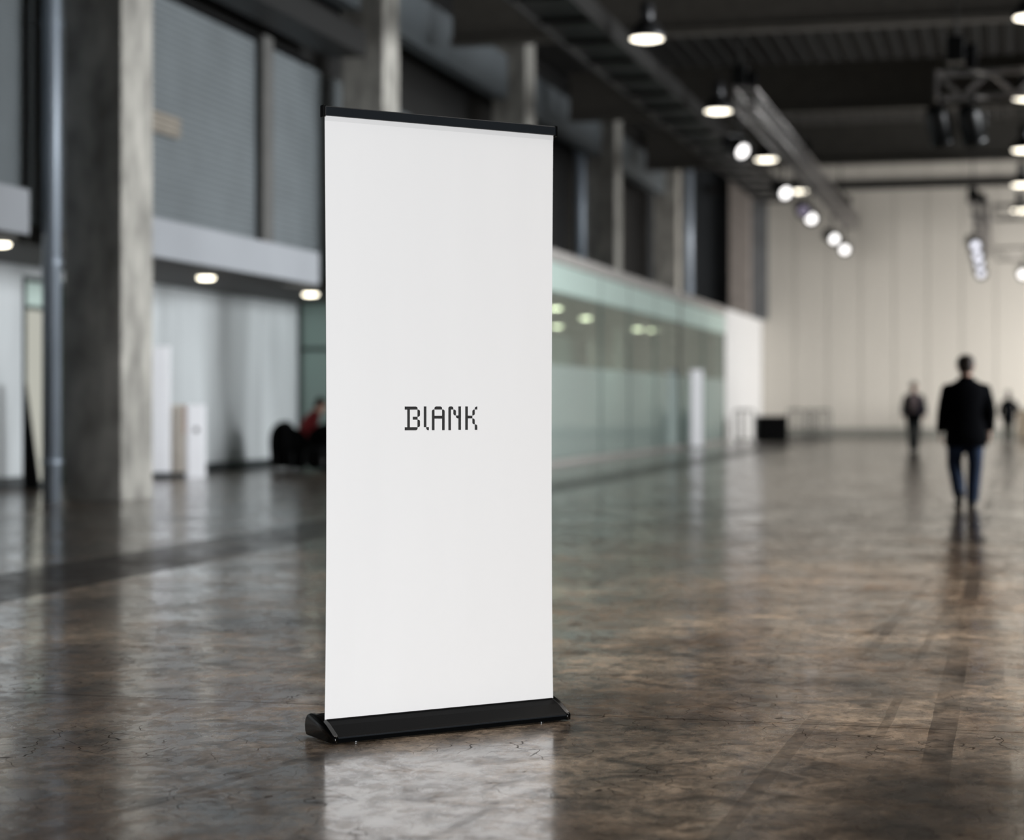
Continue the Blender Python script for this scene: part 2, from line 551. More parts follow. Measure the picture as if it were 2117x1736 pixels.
def fused(name, mb, m, parent, voxel=0.01, smooth_it=4):
    """joins overlapping closed pieces into one continuous surface"""
    o = obj(name, mb, m, None, True)
    r = o.modifiers.new('r', 'REMESH')
    r.mode = 'VOXEL'
    r.voxel_size = voxel
    r.use_smooth_shade = True
    s = o.modifiers.new('s', 'SMOOTH')
    s.iterations = smooth_it
    dg = bpy.context.evaluated_depsgraph_get()
    me = bpy.data.meshes.new_from_object(o.evaluated_get(dg))
    old = o.data
    o.modifiers.clear()
    o.data = me
    me.name = name
    bpy.data.meshes.remove(old)
    if not me.materials:
        me.materials.append(m)
    o.parent = parent
    return o


def thing(name, label, cat, loc=(0, 0, 0), rotz=0.0, group=None):
    o = bpy.data.objects.new(name, None)
    o.empty_display_size = 0.1
    COL.objects.link(o)
    o.location = loc
    o.rotation_euler = (0, 0, rotz)
    return tag(o, label, cat, group)


def tag(o, label, cat, group=None):
    o['label'] = label
    o['category'] = cat
    if group:
        o['group'] = group
    return o


def struct(name, mb, m, parent=None):
    o = obj(name, mb, m, parent)
    if not parent:
        o['kind'] = 'structure'
    return o


def dup(root, loc, rotz, label, group=None):
    r = root.copy()
    COL.objects.link(r)
    r.location = loc
    r.rotation_euler = (0, 0, rotz)
    r['label'] = label
    if group:
        r['group'] = group
    for ch in list(root.children):
        c = ch.copy()
        COL.objects.link(c)
        c.parent = r
        for g in ch.children:
            d = g.copy()
            COL.objects.link(d)
            d.parent = c
    return r


# ------------------------------------------------------------------ the setting
YB = 72.5                      # back wall
ZC = 10.3                      # ceiling deck
XW = -12.0                     # upper left wall
XL = -14.0                     # lower left wall, under the gallery
XG = -8.85                     # glazed front of the side room

struct('floor', MB().box((-15, -6, -0.2), (17, YB + 0.5, 0)), M['floor'])

mb = MB()                      # trapezoid roof deck: ribs along the hall
x = -14.5
prof = []
while x < 16.5:
    prof += [(x, ZC), (x + 0.16, ZC), (x + 0.20, ZC + 0.1), (x + 0.36, ZC + 0.1)]
    x += 0.40
prof += [(x, ZC + 0.25), (-14.5, ZC + 0.25)]
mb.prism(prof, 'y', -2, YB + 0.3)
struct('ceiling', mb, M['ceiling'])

# back wall in tall panels with open seams
wb = struct('wall_back', MB().box((-15, YB + 0.06, 0), (17, YB + 0.3, ZC)), M['back_wall'])
x = -8.85
while x < 16:
    obj('wall_panel', MB().box((x + 0.012, YB, 0.36), (x + 1.188, YB + 0.06, ZC), 0.006), M['back_wall'], wb)
    x += 1.2
struct('baseboard_back', MB().box((XG, YB - 0.03, 0), (16.9, YB + 0.06, 0.36), 0.01), mat('grey_baseboard', (120, 120, 114), 0.6))

# lower left wall under the gallery
mb = MB()
mb.box((XL - 0.3, -2, 0), (XL, 26.05, 3.3))
mb.box((XL - 0.3, 27.35, 0), (XL, YB, 3.45))
mb.box((XL - 0.3, 26.05, 3.1), (XL, 27.35, 3.3))
wl = struct('wall_left_lower', mb, M['lower_wall'])
y = 5.0
k = 0
while y < 37.4:
    y1 = min(y + 1.9, 37.45)
    if not (y < 27.4 and y1 > 26.0):
        obj('wall_panel', MB().box((XL, y + 0.01, 0.17), (XL + 0.02, y1 - 0.01, 3.2), 0.004), M['lower_wall'], wl)
    y += 1.9
struct('baseboard_left', MB().box((XL, 27.4, 0), (XL + 0.05, 37.45, 0.17), 0.01), M['skirting'])
struct('baseboard_left_near', MB().box((XL, -2, 0), (XL + 0.05, 26.0, 0.17), 0.01), M['skirting'])
# doorway in the lower wall; its frosted pane glows in place of light behind
d1 = struct('door_1', MB().box((XL - 0.1, 26.05, 0), (XL - 0.02, 27.35, 0.08)), M['mullion'])
obj('door_frame', MB().box((XL - 0.12, 26.05, 0.0), (XL + 0.03, 26.11, 3.1)).box((XL - 0.12, 27.29, 0.0), (XL + 0.03, 27.35, 3.1)).box((XL - 0.12, 26.11, 3.04), (XL + 0.03, 27.29, 3.1)), M['mullion'], d1)
obj('door_pane', MB().box((XL - 0.08, 26.11, 0.08), (XL - 0.06, 27.29, 2.62)), M['door_glow'], d1)
obj('transom_pane', MB().box((XL - 0.08, 26.11, 2.68), (XL - 0.06, 27.29, 3.04)), M['transom'], d1)
obj('door_rail', MB().box((XL - 0.1, 26.11, 2.62), (XL - 0.02, 27.29, 2.68)), M['mullion'], d1)

# gallery soffit and fascia
mb = MB()
for a, b, xe in ((-2, 21.2, -11.34), (21.2, 24.4, -12.04), (24.4, 31.3, -11.34), (31.3, 37.5, -12.04)):
    mb.box((XL, a, 3.26), (xe, b, 3.5))
struct('ceiling_gallery', mb, M['soffit'])
for i, (a, b) in enumerate(((-2, 21.2), (24.4, 31.3))):
    struct('trim_%d' % (i + 1), MB().box((-11.36, a, 3.24), (-11.3, b, 3.78), 0.01).box((-11.98, a, 3.70), (-11.36, b, 3.78)), M['fascia'])

# upper left wall: ribbed grey siding in the near bays, dark panels above and beyond
prof = [(XW - 0.1, 3.5)]
z = 3.5
while z < 7.15:
    prof += [(XW, z + 0.01), (XW, z + 0.065), (XW - 0.02, z + 0.075), (XW - 0.02, z + 0.095)]
    z += 0.1
prof += [(XW - 0.1, z)]
struct('wall_left_siding', MB().prism(prof, 'y', -2, 43.8), M['siding'])
mb = MB()
mb.box((XW - 0.3, -2, 7.32), (XW - 0.1, 33.0, ZC))
mb.box((XW - 0.3, 33.0, 7.1), (XW - 0.1, 43.8, ZC))
mb.box((XW - 0.3, 43.8, 3.5), (XW - 0.1, YB, ZC))
wu = struct('wall_left_upper', mb, M['black_panel'])
for a, b, z0, z1 in ((44.9, 48.6, 4.2, 7.9), (66.2, 72.4, 4.2, 10.2)):
    obj('wall_panel', MB().box((XW - 0.1, a, z0), (XW - 0.03, b, z1), 0.01), M['dark_siding'], wu)
struct('trim_3', MB().box((-11.55, -2, 7.30), (-10.9, 21.9, 7.75)).box((-11.55, 23.9, 7.30), (-10.9, 32.6, 7.75)), M['black_panel'])

# side room behind glass: slab, parapet, white end wall
struct('ceiling_side_room', MB().box((XL, 37.5, 3.46), (XG - 0.12, YB, 3.62)), mat('side_room_ceiling', (140, 142, 138), 0.7))
struct('trim_4', MB().box((XG - 0.25, 37.42, 4.08), (XG + 0.06, 62.6, 4.33), 0.015).box((XL, 37.42, 4.08), (XG - 0.25, 37.7, 4.33), 0.015), M['cap'])
struct('wall_left_white', MB().box((XG - 0.3, 62.66, 0), (XG, YB, 4.33), 0.01), M['white_wall'])
struct('trim_5', MB().box((-10.0, YB - 0.5, 4.34), (-9.25, YB - 0.02, ZC - 0.02), 0.01), mat('pilaster_concrete', (150, 142, 136), 0.7))
wr_ = struct('wall_back_left', MB().box((XW, YB - 0.12, 4.34), (-10.02, YB - 0.02, ZC - 0.02)), M['dark_siding'])
obj('grey_panel', MB().box((-9.23, YB - 0.12, 4.34), (-8.62, YB - 0.02, ZC - 0.02)), mat('mid_grey_panel', (104, 106, 108), 0.6), wr_)
struct('wall_right', MB().box((16.0, -4, 0), (16.3, YB, 1.0)).box((16.0, -4, 9.0), (16.3, YB, ZC)).box((16.0, 30, 1.0), (16.3, YB, 9.0)), M['back_wall'])
struct('trim_6', MB().box((XG - 2, YB - 0.22, 9.05), (16.0, YB - 0.04, 9.3)), M['steel_dark'])

# ------------------------------------------------------------------ glazed partition of the side room
gp = thing('glass_partition', 'green-tinted glass partition with frosted lower band and dark mullions behind the banner', 'partition', (XG, 37.5, 0))
ys = [0.0, 5.4, 8.8, 12.4, 16.3, 20.7, 25.1]
for i, (a, b) in enumerate(zip(ys, ys[1:])):
    obj('pane', MB().box((-0.006, a + 0.03, 0.1), (0.006, b - 0.03, 3.46)), M['glass'], gp)
    obj('frosted_band', MB().box((0.0075, a + 0.03, 0.12), (0.0095, b - 0.03, 2.02)), M['film'], gp)
    obj('transom', MB().box((-0.02, a + 0.02, 3.50), (0.02, b - 0.02, 4.07)), M['transom'], gp)
for i, a in enumerate(ys):
    hw = 0.12 if i == 4 else 0.022
    obj('mullion', MB().box((-0.05, a - hw, 0.0), (0.03, a + hw, 4.07), 0.006), M['mullion' if i == 4 else 'mullion_thin'], gp)
obj('sill', MB().box((-0.08, 0, 0), (0.06, 25.1, 0.1), 0.006), M['cap'], gp)
obj('end_pane', MB().box((-5.1, -0.006, 0.1), (-0.06, 0.006, 4.0)), M['film'], gp)
obj('end_frame', MB().box((-5.13, -0.05, 0), (-5.05, 0.05, 4.07)).box((-5.05, -0.05, 2.30), (-0.06, 0.05, 2.38)), M['mullion'], gp)

# ------------------------------------------------------------------ concrete pillars, pipes, wall fittings
pil_labels = ['broad raw concrete pillar at the left, nearest of all, with a grey pipe',
              'raw concrete pillar directly behind the top of the white banner',
              'concrete pillar whose pale edge rises behind the banner rail near its right end',
              'slim-looking concrete pillar right of the banner with a pale grey pipe on its left',
              'farthest concrete pillar, dark, left of the last bright pipe']
def pillar(y):
    return MB().box((-0.395, 0, 0), (0.395, 0.93, ZC - 0.02), 0.018)
pm = None
for i, y in enumerate((22.6, 33.2, 43.8, 54.4, 65.0)):
    if pm is None:
        o = obj('concrete_pillar', pillar(y), M['concrete'])
        pm = o
    else:
        o = pm.copy()
        COL.objects.link(o)
    o.location = (-11.175, y, 0)
    tag(o, pil_labels[i], 'pillar', 'concrete pillars along the left side')

def pipe(x, y, z0, z1, r, label, clips):
    t = thing('downpipe', label, 'pipe', (x, y, 0), 0, 'grey downpipes on the pillars')
    obj('tube', MB().lathe([(r, z0), (r, z1)], seg=24), M['galv'], t, True)
    for zc in clips:
        obj('clamp', MB().lathe([(r + 0.004, zc - 0.03), (r + 0.015, zc - 0.025), (r + 0.015, zc + 0.025), (r + 0.004, zc + 0.03)], seg=24).box((r * 0.5, -0.02, zc - 0.02), (r + 0.036, 0.02, zc + 0.02)), M['galv'], t)
    return t
pipe(-11.65, 22.42, 0.0, ZC, 0.115, 'thick grey metal downpipe against the left side of the nearest pillar', (0.5, 3.0, 6.0, 8.6))
pipe(-11.80, 54.3, 3.7, ZC, 0.17, 'pale downpipe just right of the banner above the glass partition', (4.6, 7.0))
pipe(-10.60, 66.2, 4.4, ZC, 0.17, 'pale downpipe above the far end of the glass partition', (5.2, 7.6))

o = obj('wall_post', MB().box((-0.07, -0.22, 3.78), (0.07, 0.22, 7.3), 0.01), mat('brown_grey_post', (82, 81, 79), 0.6), loc=(XW + 0.07, 30.4, 0))
tag(o, 'dull vertical post on the grey ribbed wall left of the banner', 'post')
t = thing('wall_vent', 'long pale beige louvred box on grey siding beside the nearest pillar', 'vent', (XW + 0.01, 26.2, 5.15))
M['vent'] = mat('dull_beige_vent', (128, 121, 111), 0.5)
obj('housing', MB().box((0, -0.75, 0), (0.10, 0.7, 0.30), 0.008), M['vent'], t)
for k in range(3):
    obj('louvre', MB().box((0.10, -0.72, 0.05 + 0.085 * k), (0.14, 0.67, 0.085 + 0.085 * k)), M['vent'], t)

# ------------------------------------------------------------------ steel overhead
for (a, b, lab) in ((23.53, 33.2, 'grey side beam between the nearest pillar and the next, at the top edge'),
                    (34.13, 43.8, 'grey side beam slanting down behind the banner top'),
                    (44.73, 54.4, 'grey side beam in shadow, third along the left side'),
                    (55.33, 65.0, 'grey side beam high above the glass partition')):
    o = obj('side_beam', MB().prism([(-0.16, 0), (0.16, 0), (0.16, 1.0), (-0.16, 1.0)], 'y', a + 0.02, b - 0.02), M['grey_beam'], loc=(-11.36, 0, 8.25))
    tag(o, lab, 'beam', 'beams between the left pillars')

def ibeam():
    h, wf, tf, tw = 1.2, 0.36, 0.12, 0.05
    pr = [(-wf / 2, 0), (wf / 2, 0), (wf / 2, tf), (tw / 2, tf), (tw / 2, h - tf), (wf / 2, h - tf), (wf / 2, h), (-wf / 2, h), (-wf / 2, h - tf), (-tw / 2, h - tf), (-tw / 2, tf), (-wf / 2, tf)]
    return MB().prism(pr, 'x', -10.7, 15.9)
ib = None
for y, lab in ((37.4, 'roof beam nearest the camera, crossing the top right'),
               (48.1, 'middle roof beam crossing behind the left lamp row'),
               (58.8, 'farthest roof beam, just above the pale back wall')):
    if ib is None:
        ib = obj('roof_beam', ibeam(), M['beam'])
        o = ib
    else:
        o = ib.copy()
        COL.objects.link(o)
    o.location = (0, y, 8.33)
    tag(o, lab, 'beam', 'steel beams across the hall')

# cable tray / catwalk that runs along the left of the lamps
t = thing('cable_tray', 'long dark catwalk-like cable tray running along under the roof left of the lamps', 'cable tray', (-7.2, 16.0, 7.6))
LEN = 46.0
obj('side_rail', MB().box((-0.52, 0, 0), (-0.46, LEN, 0.35)), M['steel_dark'], t)
obj('side_rail', MB().box((0.46, 0, 0), (0.52, LEN, 0.35)), M['steel_dark'], t)
for k in range(24):
    obj('rung', MB().box((-0.46, k * 2.0 + 0.1, 0.02), (0.46, k * 2.0 + 0.18, 0.1)), M['steel_dark'], t)
obj('tray_floor', MB().box((-0.46, 0, 0.1), (0.46, LEN, 0.14)), M['black_metal'], t)
for yy in (21.4 - 16 + 0.0, 37.4 - 16, 48.1 - 16, 58.8 - 16):
    for xx in (-0.46, 0.46):
        obj('hanger', MB().box((xx - 0.02, yy - 0.02, 0.3), (xx + 0.02, yy + 0.02, ZC - 7.6 if yy < 10 else 0.73)), M['steel_dark'], t)

# ------------------------------------------------------------------ lamps
def pendant(label, loc, group):
    t = thing('pendant_lamp', label, 'lamp', loc, 0, group)
    obj('shade', MB().lathe([(0.275, 0.0), (0.285, 0.01), (0.27, 0.10), (0.21, 0.22), (0.13, 0.30), (0.10, 0.32), (0.09, 0.32), (0.12, 0.29), (0.20, 0.21), (0.26, 0.10), (0.27, 0.03)], seg=32), M['shade'], t, True)
    obj('diffuser', MB().lathe([(0.04, -0.045), (0.16, -0.035), (0.25, -0.01), (0.268, 0.02), (0.05, 0.025)], seg=32), M['glow'], t, True)
    obj('ballast_housing', MB().lathe([(0.10, 0.32), (0.11, 0.34), (0.11, 0.58), (0.09, 0.62), (0.03, 0.64)], seg=20), M['shade'], t, True)
    obj('rod', MB().lathe([(0.012, 0.62), (0.012, ZC - loc[2])], seg=8), M['black_metal'], t)
    t.scale = (1.08, 1.08, 1.0)
    return t
pl = pendant('largest glowing bell pendant lamp, nearest of the left row, at the top', (-6.03, 33.2, 7.5), 'high-bay pendant lamps')
for y, lab in ((41.75, 'glowing bell pendant lamp, second of the left row, left of the truss start'),
               (50.3, 'glowing bell pendant lamp, third of the left row, touching a spotlight disc'),
               (58.0, 'glowing bell pendant lamp, farthest of the left row, overlapping a spotlight')):
    dup(pl, (-6.03, y, 7.5), 0, lab)
for y, lab in ((32.9, 'pendant lamp at the right edge, highest of the right row'),
               (41.5, 'pendant lamp at the right edge beside the lit truss'),
               (50.0, 'pendant lamp at the right edge, third from the top of the right row'),
               (57.9, 'pendant lamp at the right edge, fourth from the top of the right row'),
               (65.5, 'pendant lamp at the right edge, lowest of the right row')):
    dup(pl, (0.36, y, 7.5), 0, lab)

ROOM_W = 130


def downlight(loc, label, r=0.14, group='recessed downlights in the gallery soffit', glow='down_glow'):
    t = thing('downlight', label, 'lamp', loc, 0, group)
    obj('trim_ring', MB().lathe([(r, 0.0), (r + 0.03, 0.0), (r + 0.03, -0.012), (r, -0.02)], seg=24), M['shade'], t, True)
    if glow == 'room_glow':
        spot_lamp('side_room_lamp', (loc[0], loc[1], loc[2] - 0.12), (loc[0], loc[1], 0), ROOM_W, 165, 0.6, (0.94, 1.0, 0.98), 0.12)
    obj('lens', MB().lathe([(0.02, -0.065), (r * 0.7, -0.06), (r * 0.95, -0.045), (r, -0.002), (0.02, -0.001)], seg=24), M[glow], t, True)
    return t
downlight((-12.35, 28.95, 3.26), 'glowing downlight in the soffit, between pillar and banner')
downlight((-12.35, 33.75, 3.26), 'glowing downlight in the soffit close to the banner edge')
downlight((-12.28, 22.25, 3.26), 'glowing downlight in the soffit at the left picture edge')
sg = 'ceiling lights inside the glazed side room'
for (x, y, lab) in ((-12.4, 54.1, 'round ceiling light behind glass nearest the banner, lower one'),
                    (-10.5, 49.1, 'round ceiling light behind the second glass pane'),
                    (-10.1, 43.9, 'round ceiling light behind glass, half hidden by the banner edge'),
                    (-10.55, 56.6, 'dim round ceiling light behind glass, left of a close pair'),
                    (-10.25, 57.4, 'dim round ceiling light behind glass, right of a close pair')):
    downlight((x, y, 3.46), lab, 0.14, sg, 'room_glow')

# ------------------------------------------------------------------ trusses, hoists and spotlights
def truss(name_label, loc, rotz, length, s=0.40, group='box lighting trusses'):
    """box truss along local +Y, top chords at z = 0"""
    t = thing('lighting_truss', name_label, 'truss', loc, rotz, group)
    h = s / 2
    for x in (-h, h):
        for z in (0, -s):
            obj('chord', MB().tube([(x, 0, z), (x, length, z)], 0.026, 10), M['truss'], t, True)
    n = int(length / s)
    for side in range(4):
        mb = MB()
        for k in range(n):
            a, b = k * length / n, (k + 1) * length / n
            if k % 2:
                a, b = b, a
            if side == 0:
                p, q = (-h, a, 0), (-h, b, -s)
            elif side == 1:
                p, q = (h, a, 0), (h, b, -s)
            elif side == 2:
                p, q = (-h, a, 0), (h, b, 0)
            else:
                p, q = (-h, a, -s), (h, b, -s)
            mb.tube([p, q], 0.013, 6)
        obj('web', mb, M['truss'], t)
    for yy in (0.0, length):
        obj('end_frame', MB().box((-h - 0.03, yy - 0.02, -s - 0.03), (-h + 0.03, yy + 0.02, 0.03)).box((h - 0.03, yy - 0.02, -s - 0.03), (h + 0.03, yy + 0.02, 0.03)).box((-h, yy - 0.02, -0.03), (h, yy + 0.02, 0.03)).box((-h, yy - 0.02, -s - 0.03), (h, yy + 0.02, -s + 0.03)), M['truss'], t)
    return t

truss('long lighting truss running away under the roof with a row of spotlights', (-5.0, 38.2, 7.40), 0, 26.8)
truss('lit aluminium truss crossing at the top right edge', (-1.15, 32.9, 6.65), R(-90), 4.6)
truss('dark lighting truss pointing away above the walking man', (-0.75, 54.5, 6.75), 0, 14.8)
truss('faint cross truss at the right edge, upper of two before the back wall', (-0.4, 56.0, 6.75), R(-90), 4.0)
truss('faint cross truss at the right edge, lower of two before the back wall', (-0.4, 68.2, 6.5), R(-90), 4.0)

def hoist(loc, label):
    t = thing('chain_hoist', label, 'hoist', loc, 0, 'chain hoists holding the trusses')
    obj('motor_body', MB().box((-0.15, -0.20, 0.12), (0.15, 0.20, 0.55), 0.03), M['black_metal'], t)
    obj('chain_bag', MB().lathe([(0.05, 0.0), (0.10, 0.04), (0.11, 0.34), (0.09, 0.40)], (0.25, 0, 0.02), 14), M['black_cloth'], t, True)
    obj('hook', MB().tube([(0, 0, 0.14), (0, 0, 0.02), (0.04, 0, -0.03), (0.07, 0, 0.02)], 0.018, 8), M['chrome'], t, True)
    obj('chain', MB().tube([(0, 0, 0.5), (0, 0, ZC - loc[2] + (0.099 if (loc[0] + 14.5) % 0.4 > 0.17 else 0.0))], 0.02, 8), M['steel_dark'], t)
    return t
h0 = hoist((-5.24, 39.3, 7.474), 'black chain hoist above the near end of the spotlight truss')
dup(h0, (-5.24, 50.2, 7.474), 0, 'black chain hoist above the middle of the spotlight truss')
dup(h0, (-5.24, 63.5, 7.474), 0, 'black chain hoist above the far end of the spotlight truss')
hoist((-0.85, 33.1, 6.724), 'black chain hoist on the lit truss at top right')
hoist((-0.99, 57.3, 6.824), 'black chain hoist hanging high above the walking man')

def spot(loc, aim, label, glow, drop=0.62, group='spotlights on the trusses', lr=0.135):
    """stage spotlight hanging from loc (truss bottom); aim: direction of the light"""
    t = thing('stage_spotlight', label, 'spotlight', loc, 0, group)
    a = Vector(aim).normalized()
    c = Vector((0, 0, -drop))
    mb = MB()
    mb.lathe([(0.07, -0.46), (0.15, -0.43), (0.19, -0.32), (0.19, 0.10), (0.205, 0.11), (0.205, 0.2), (0.19, 0.2), (0.18, 0.13), (0.02, 0.125)], c, 20, a)
    obj('can', mb, M['black_metal'], t, True)
    obj('lens', MB().lathe([(0.02, 0.128), (lr, 0.13), (lr * 0.96, 0.15), (lr * 0.6, 0.165), (0.02, 0.17)], c, 20, a), glow, t, True)
    sd = a.cross(Vector((0, 0, 1))).normalized() * 0.225
    obj('yoke', MB().tube([c + sd, c + sd + Vector((0, 0, 0.25)), c - sd + Vector((0, 0, 0.25)), c - sd], 0.02, 8), M['black_metal'], t)
    obj('clamp', MB().tube([c + Vector((0, 0, 0.25)), (0, 0, 0.05)], 0.025, 8).box((-0.05, -0.05, -0.02), (0.05, 0.05, 0.06), 0.01), M['black_metal'], t)
    return t

def aimed(p, side=0.0, down=0.35):
    to = Vector((0 - p[0], 0 - p[1], 0)).normalized()
    q = Vector((to.x * math.cos(side) - to.y * math.sin(side), to.x * math.sin(side) + to.y * math.cos(side), -down))
    return q

ZT = 7.0 - 0.086
for D, gl, sd, dn, lab in ((38.9, 'spot_glow', 0.7, 0.5, 'white spotlight disc nearest on the truss, tilted, beside the third lamp'),
                           (46.6, 'spot_glow', 0.5, 0.5, 'white spotlight on the truss just above the fourth lamp'),
                           (51.1, 'spot_dim', 0.1, 0.3, 'dim purplish spotlight on the long truss'),
                           (53.2, 'spot_glow', 0.0, 0.3, 'warm white spotlight on the truss, third from its far end'),
                           (59.6, 'spot_glow', 0.5, 0.4, 'white spotlight on the truss, second from its far end'),
                           (64.6, 'spot_glow', 0.1, 0.3, 'last white spotlight at the far end of the long truss')):
    off = (D * 0.2458 - 5.2) / (0.9693 * D)
    y = D * (0.9693 + off * 0.2458)
    p = (-5.2, min(y, 64.6), ZT)
    spot(p, aimed(p, sd, dn), lab, M[gl])
for px, py, D, dn, lab in ((2014, 505, 56.0, 0.35, 'top of four stacked-looking spotlights above the walking man'),
                           (2017, 525, 59.6, 0.5, 'second of four stacked-looking spotlights above the walking man'),
                           (2019, 543, 63.3, 0.35, 'third of four stacked-looking spotlights above the walking man'),
                           (2019, 563, 67.3, 0.45, 'lowest of four stacked-looking spotlights above the walking man')):
    q = at(px, py, D)
    p = (-0.95, q.y, 6.264)
    spot(p, aimed(p, 0.25, dn), lab, M['stack_glow'], drop=6.264 - q.z, lr=0.115)
q = at(2115, 566, 66.0)
spot((q.x, 68.0, 6.014), aimed(q, 0.0, 0.3), 'white spotlight at the right edge below the lower cross truss', M['spot_glow'], drop=6.014 - q.z)
for px, lab in ((1946, 'unlit black spotlight under the end of the top right truss'), (2012, 'unlit black spotlight under the top right truss, second from its end')):
    q = at(px, 200, 32.2)
    spot((q.x, 32.7, 6.164), (0.2, 0.5, -1), lab, M['black_metal'], drop=0.5)

# ------------------------------------------------------------------ furniture at the walls
def totem(loc, rotz, wd, ht, label, base):
    t = thing('info_totem', label, 'totem', loc, rotz, 'tall white totems')
    obj('panel', MB().box((-wd / 2, -0.04, 0.1 if base else 0.03), (wd / 2, 0.04, ht), 0.01), M['totem'], t)
    obj('plinth', MB().box((-wd / 2 + 0.01, -0.12 if base else -0.07, 0), (wd / 2 - 0.01, 0.12 if base else 0.07, 0.1 if base else 0.03), 0.006), M['skirting'], t)
    return t
q = at(329, 986, 32.3)
totem((q.x, q.y, 0), YAW + R(20), 0.37, 2.18, 'tall white totem with dark plinth at the right edge of the nearest pillar', True)
q = at(1439, 926, 55.0)
totem((q.x, q.y, 0), YAW + R(45), 0.52, 2.2, 'tall white totem standing before the glass partition', False)
q = at(368, 984, 33.0)
t = thing('recycling_cabinet', 'low beige cabinet with an orange edge between the white totem and white column', 'cabinet', (q.x, q.y, 0), YAW + R(20))
obj('body', MB().box((-0.15, -0.13, 0.08), (0.15, 0.13, 1.22), 0.01), M['beige'], t)
obj('stripe', MB().box((0.085, -0.142, 0.74), (0.14, -0.131, 1.2)), M['orange'], t)
obj('plinth', MB().box((-0.14, -0.12, 0), (0.14, 0.12, 0.08)), M['skirting'], t)
q = at(404, 986, 32.6)
t = thing('dispenser_column', 'waist-high white column with a small dark mark right of the tall left totem', 'column', (q.x, q.y, 0), YAW + R(22))
obj('body', MB().box((-0.16, -0.06, 0.02), (0.16, 0.06, 1.22), 0.02), M['totem'], t)
obj('mark', MB().lathe([(0.02, 0), (0.045, 0.0), (0.045, 0.004), (0.02, 0.004)], (0.0, -0.061, 0.80), 20, (0, -1, 0)), M['dark_print'], t)
obj('foot_plate', MB().box((-0.17, -0.09, 0), (0.17, 0.09, 0.02), 0.005), M['totem'], t)

q = at(50, 1010, 28.0)
t = thing('display_easel', 'black tapering display board leaning in front of the glowing door at the far left', 'display board', (q.x, q.y, 0), YAW)
obj('board', MB().prism([(0.0, 0.03), (0.22, 0.03), (0.02, 1.53), (0.0, 1.53)], 'y', -0.06, 0.06), M['black_cloth'], t)
obj('foot', MB().box((-0.01, -0.09, 0), (0.24, 0.09, 0.03), 0.005), M['black_metal'], t)

# tub chairs
def tub_chair(loc, rotz, label, backh=0.88, armh=0.62):
    t = thing('tub_chair', label, 'chair', loc, rotz, 'black tub chairs behind the banner')
    obj('seat', MB().lathe([(0.02, 0.10), (0.22, 0.10), (0.245, 0.43), (0.24, 0.47), (0.02, 0.48)], (0, 0.03, 0), 24), M['black_cloth'], t, True)
    outer, inner = [], []
    rs = []
    for k in range(25):
        a = R(180 + (k / 24.0) * 180)
        top = armh + (backh - armh) * max(0, math.sin((k / 24.0) * math.pi)) ** 0.7
        c, s = math.cos(a), math.sin(a)
        rs.append([(0.27 * c, 0.27 * s, 0.05), (0.31 * c, 0.30 * s, 0.5), (0.30 * c, 0.31 * s, top - 0.02), (0.28 * c, 0.29 * s, top), (0.26 * c, 0.27 * s, top - 0.02), (0.255 * c, 0.25 * s, 0.5), (0.25 * c, 0.25 * s, 0.05)])
    obj('shell', MB().rings(rs), M['black_cloth'], t, True)
    for sx in (-1, 1):
        for sy in (-1, 1):
            obj('leg', MB().tube([(0.19 * sx, 0.19 * sy, 0.40), (0.23 * sx, 0.23 * sy, 0.0)], [0.018, 0.012], 10), M['black_metal'], t, True)
    return t
q = at(583, 970, 36.6)
tc = tub_chair((q.x, q.y, 0), R(35), 'empty black tub chair left of the seated person', 0.92)
tc.scale = (0.8, 0.8, 1.0)
q = at(628, 970, 36.0)
SEAT = (q.x, q.y, 0)
q = at(664, 975, 35.1)
tub_chair((q.x, q.y, 0), R(160), 'black tub chair in front of the person in red, half cut off by the banner', 0.9, 0.7)
tub_chair(SEAT, R(-62), 'black tub chair under the person in red, at the banner edge', 0.86, 0.66).scale = (1.12, 1.12, 1.0)

# barriers, black-skirted table, brown crate near the back wall
def barrier(px0, px1, D, label):
    a, b = at(px0, 836, D), at(px1, 836, D)
    L_ = (b - a).length
    t = thing('crowd_barrier', label, 'barrier', ((a.x + b.x) / 2, (a.y + b.y) / 2, 0), YAW, 'steel barriers near the back wall')
    h = L_ / 2
    obj('frame', MB().tube([(-h, 0, 0.12), (-h, 0, 0.98), (-h + 0.06, 0, 1.04), (h - 0.06, 0, 1.04), (h, 0, 0.98), (h, 0, 0.12), (-h, 0, 0.12)], 0.028, 8), M['barrier'], t, True)
    n = max(3, int(L_ / 0.17))
    for k in range(1, n):
        x = -h + L_ * k / n
        obj('bar', MB().tube([(x, 0, 0.13), (x, 0, 1.03)], 0.02, 6), M['barrier'], t)
    for x in (-h + 0.12, h - 0.12):
        obj('foot', MB().box((x - 0.03, -0.3, 0), (x + 0.03, 0.3, 0.035)).box((x - 0.02, -0.02, 0.03), (x + 0.02, 0.02, 0.14)), M['barrier'], t)
    return t
barrier(1628, 1662, 65.5, 'crowd barrier directly right of the black-skirted table')
barrier(1664, 1684, 66.0, 'narrow crowd barrier in the middle of the barrier row')
barrier(1686, 1717, 65.5, 'crowd barrier at the right end of the barrier row')
barrier(1518, 1560, 61.0, 'crowd barrier in front of the white end wall')
q = at(1594, 915, 62.5)
t = thing('skirted_table', 'black-skirted table left of the crowd barriers by the back wall', 'table', (q.x, q.y, 0), YAW)
obj('table_top', MB().box((-0.48, -0.4, 0.82), (0.48, 0.4, 0.86), 0.008), M['black_metal'], t)
rs = []
nn = 96
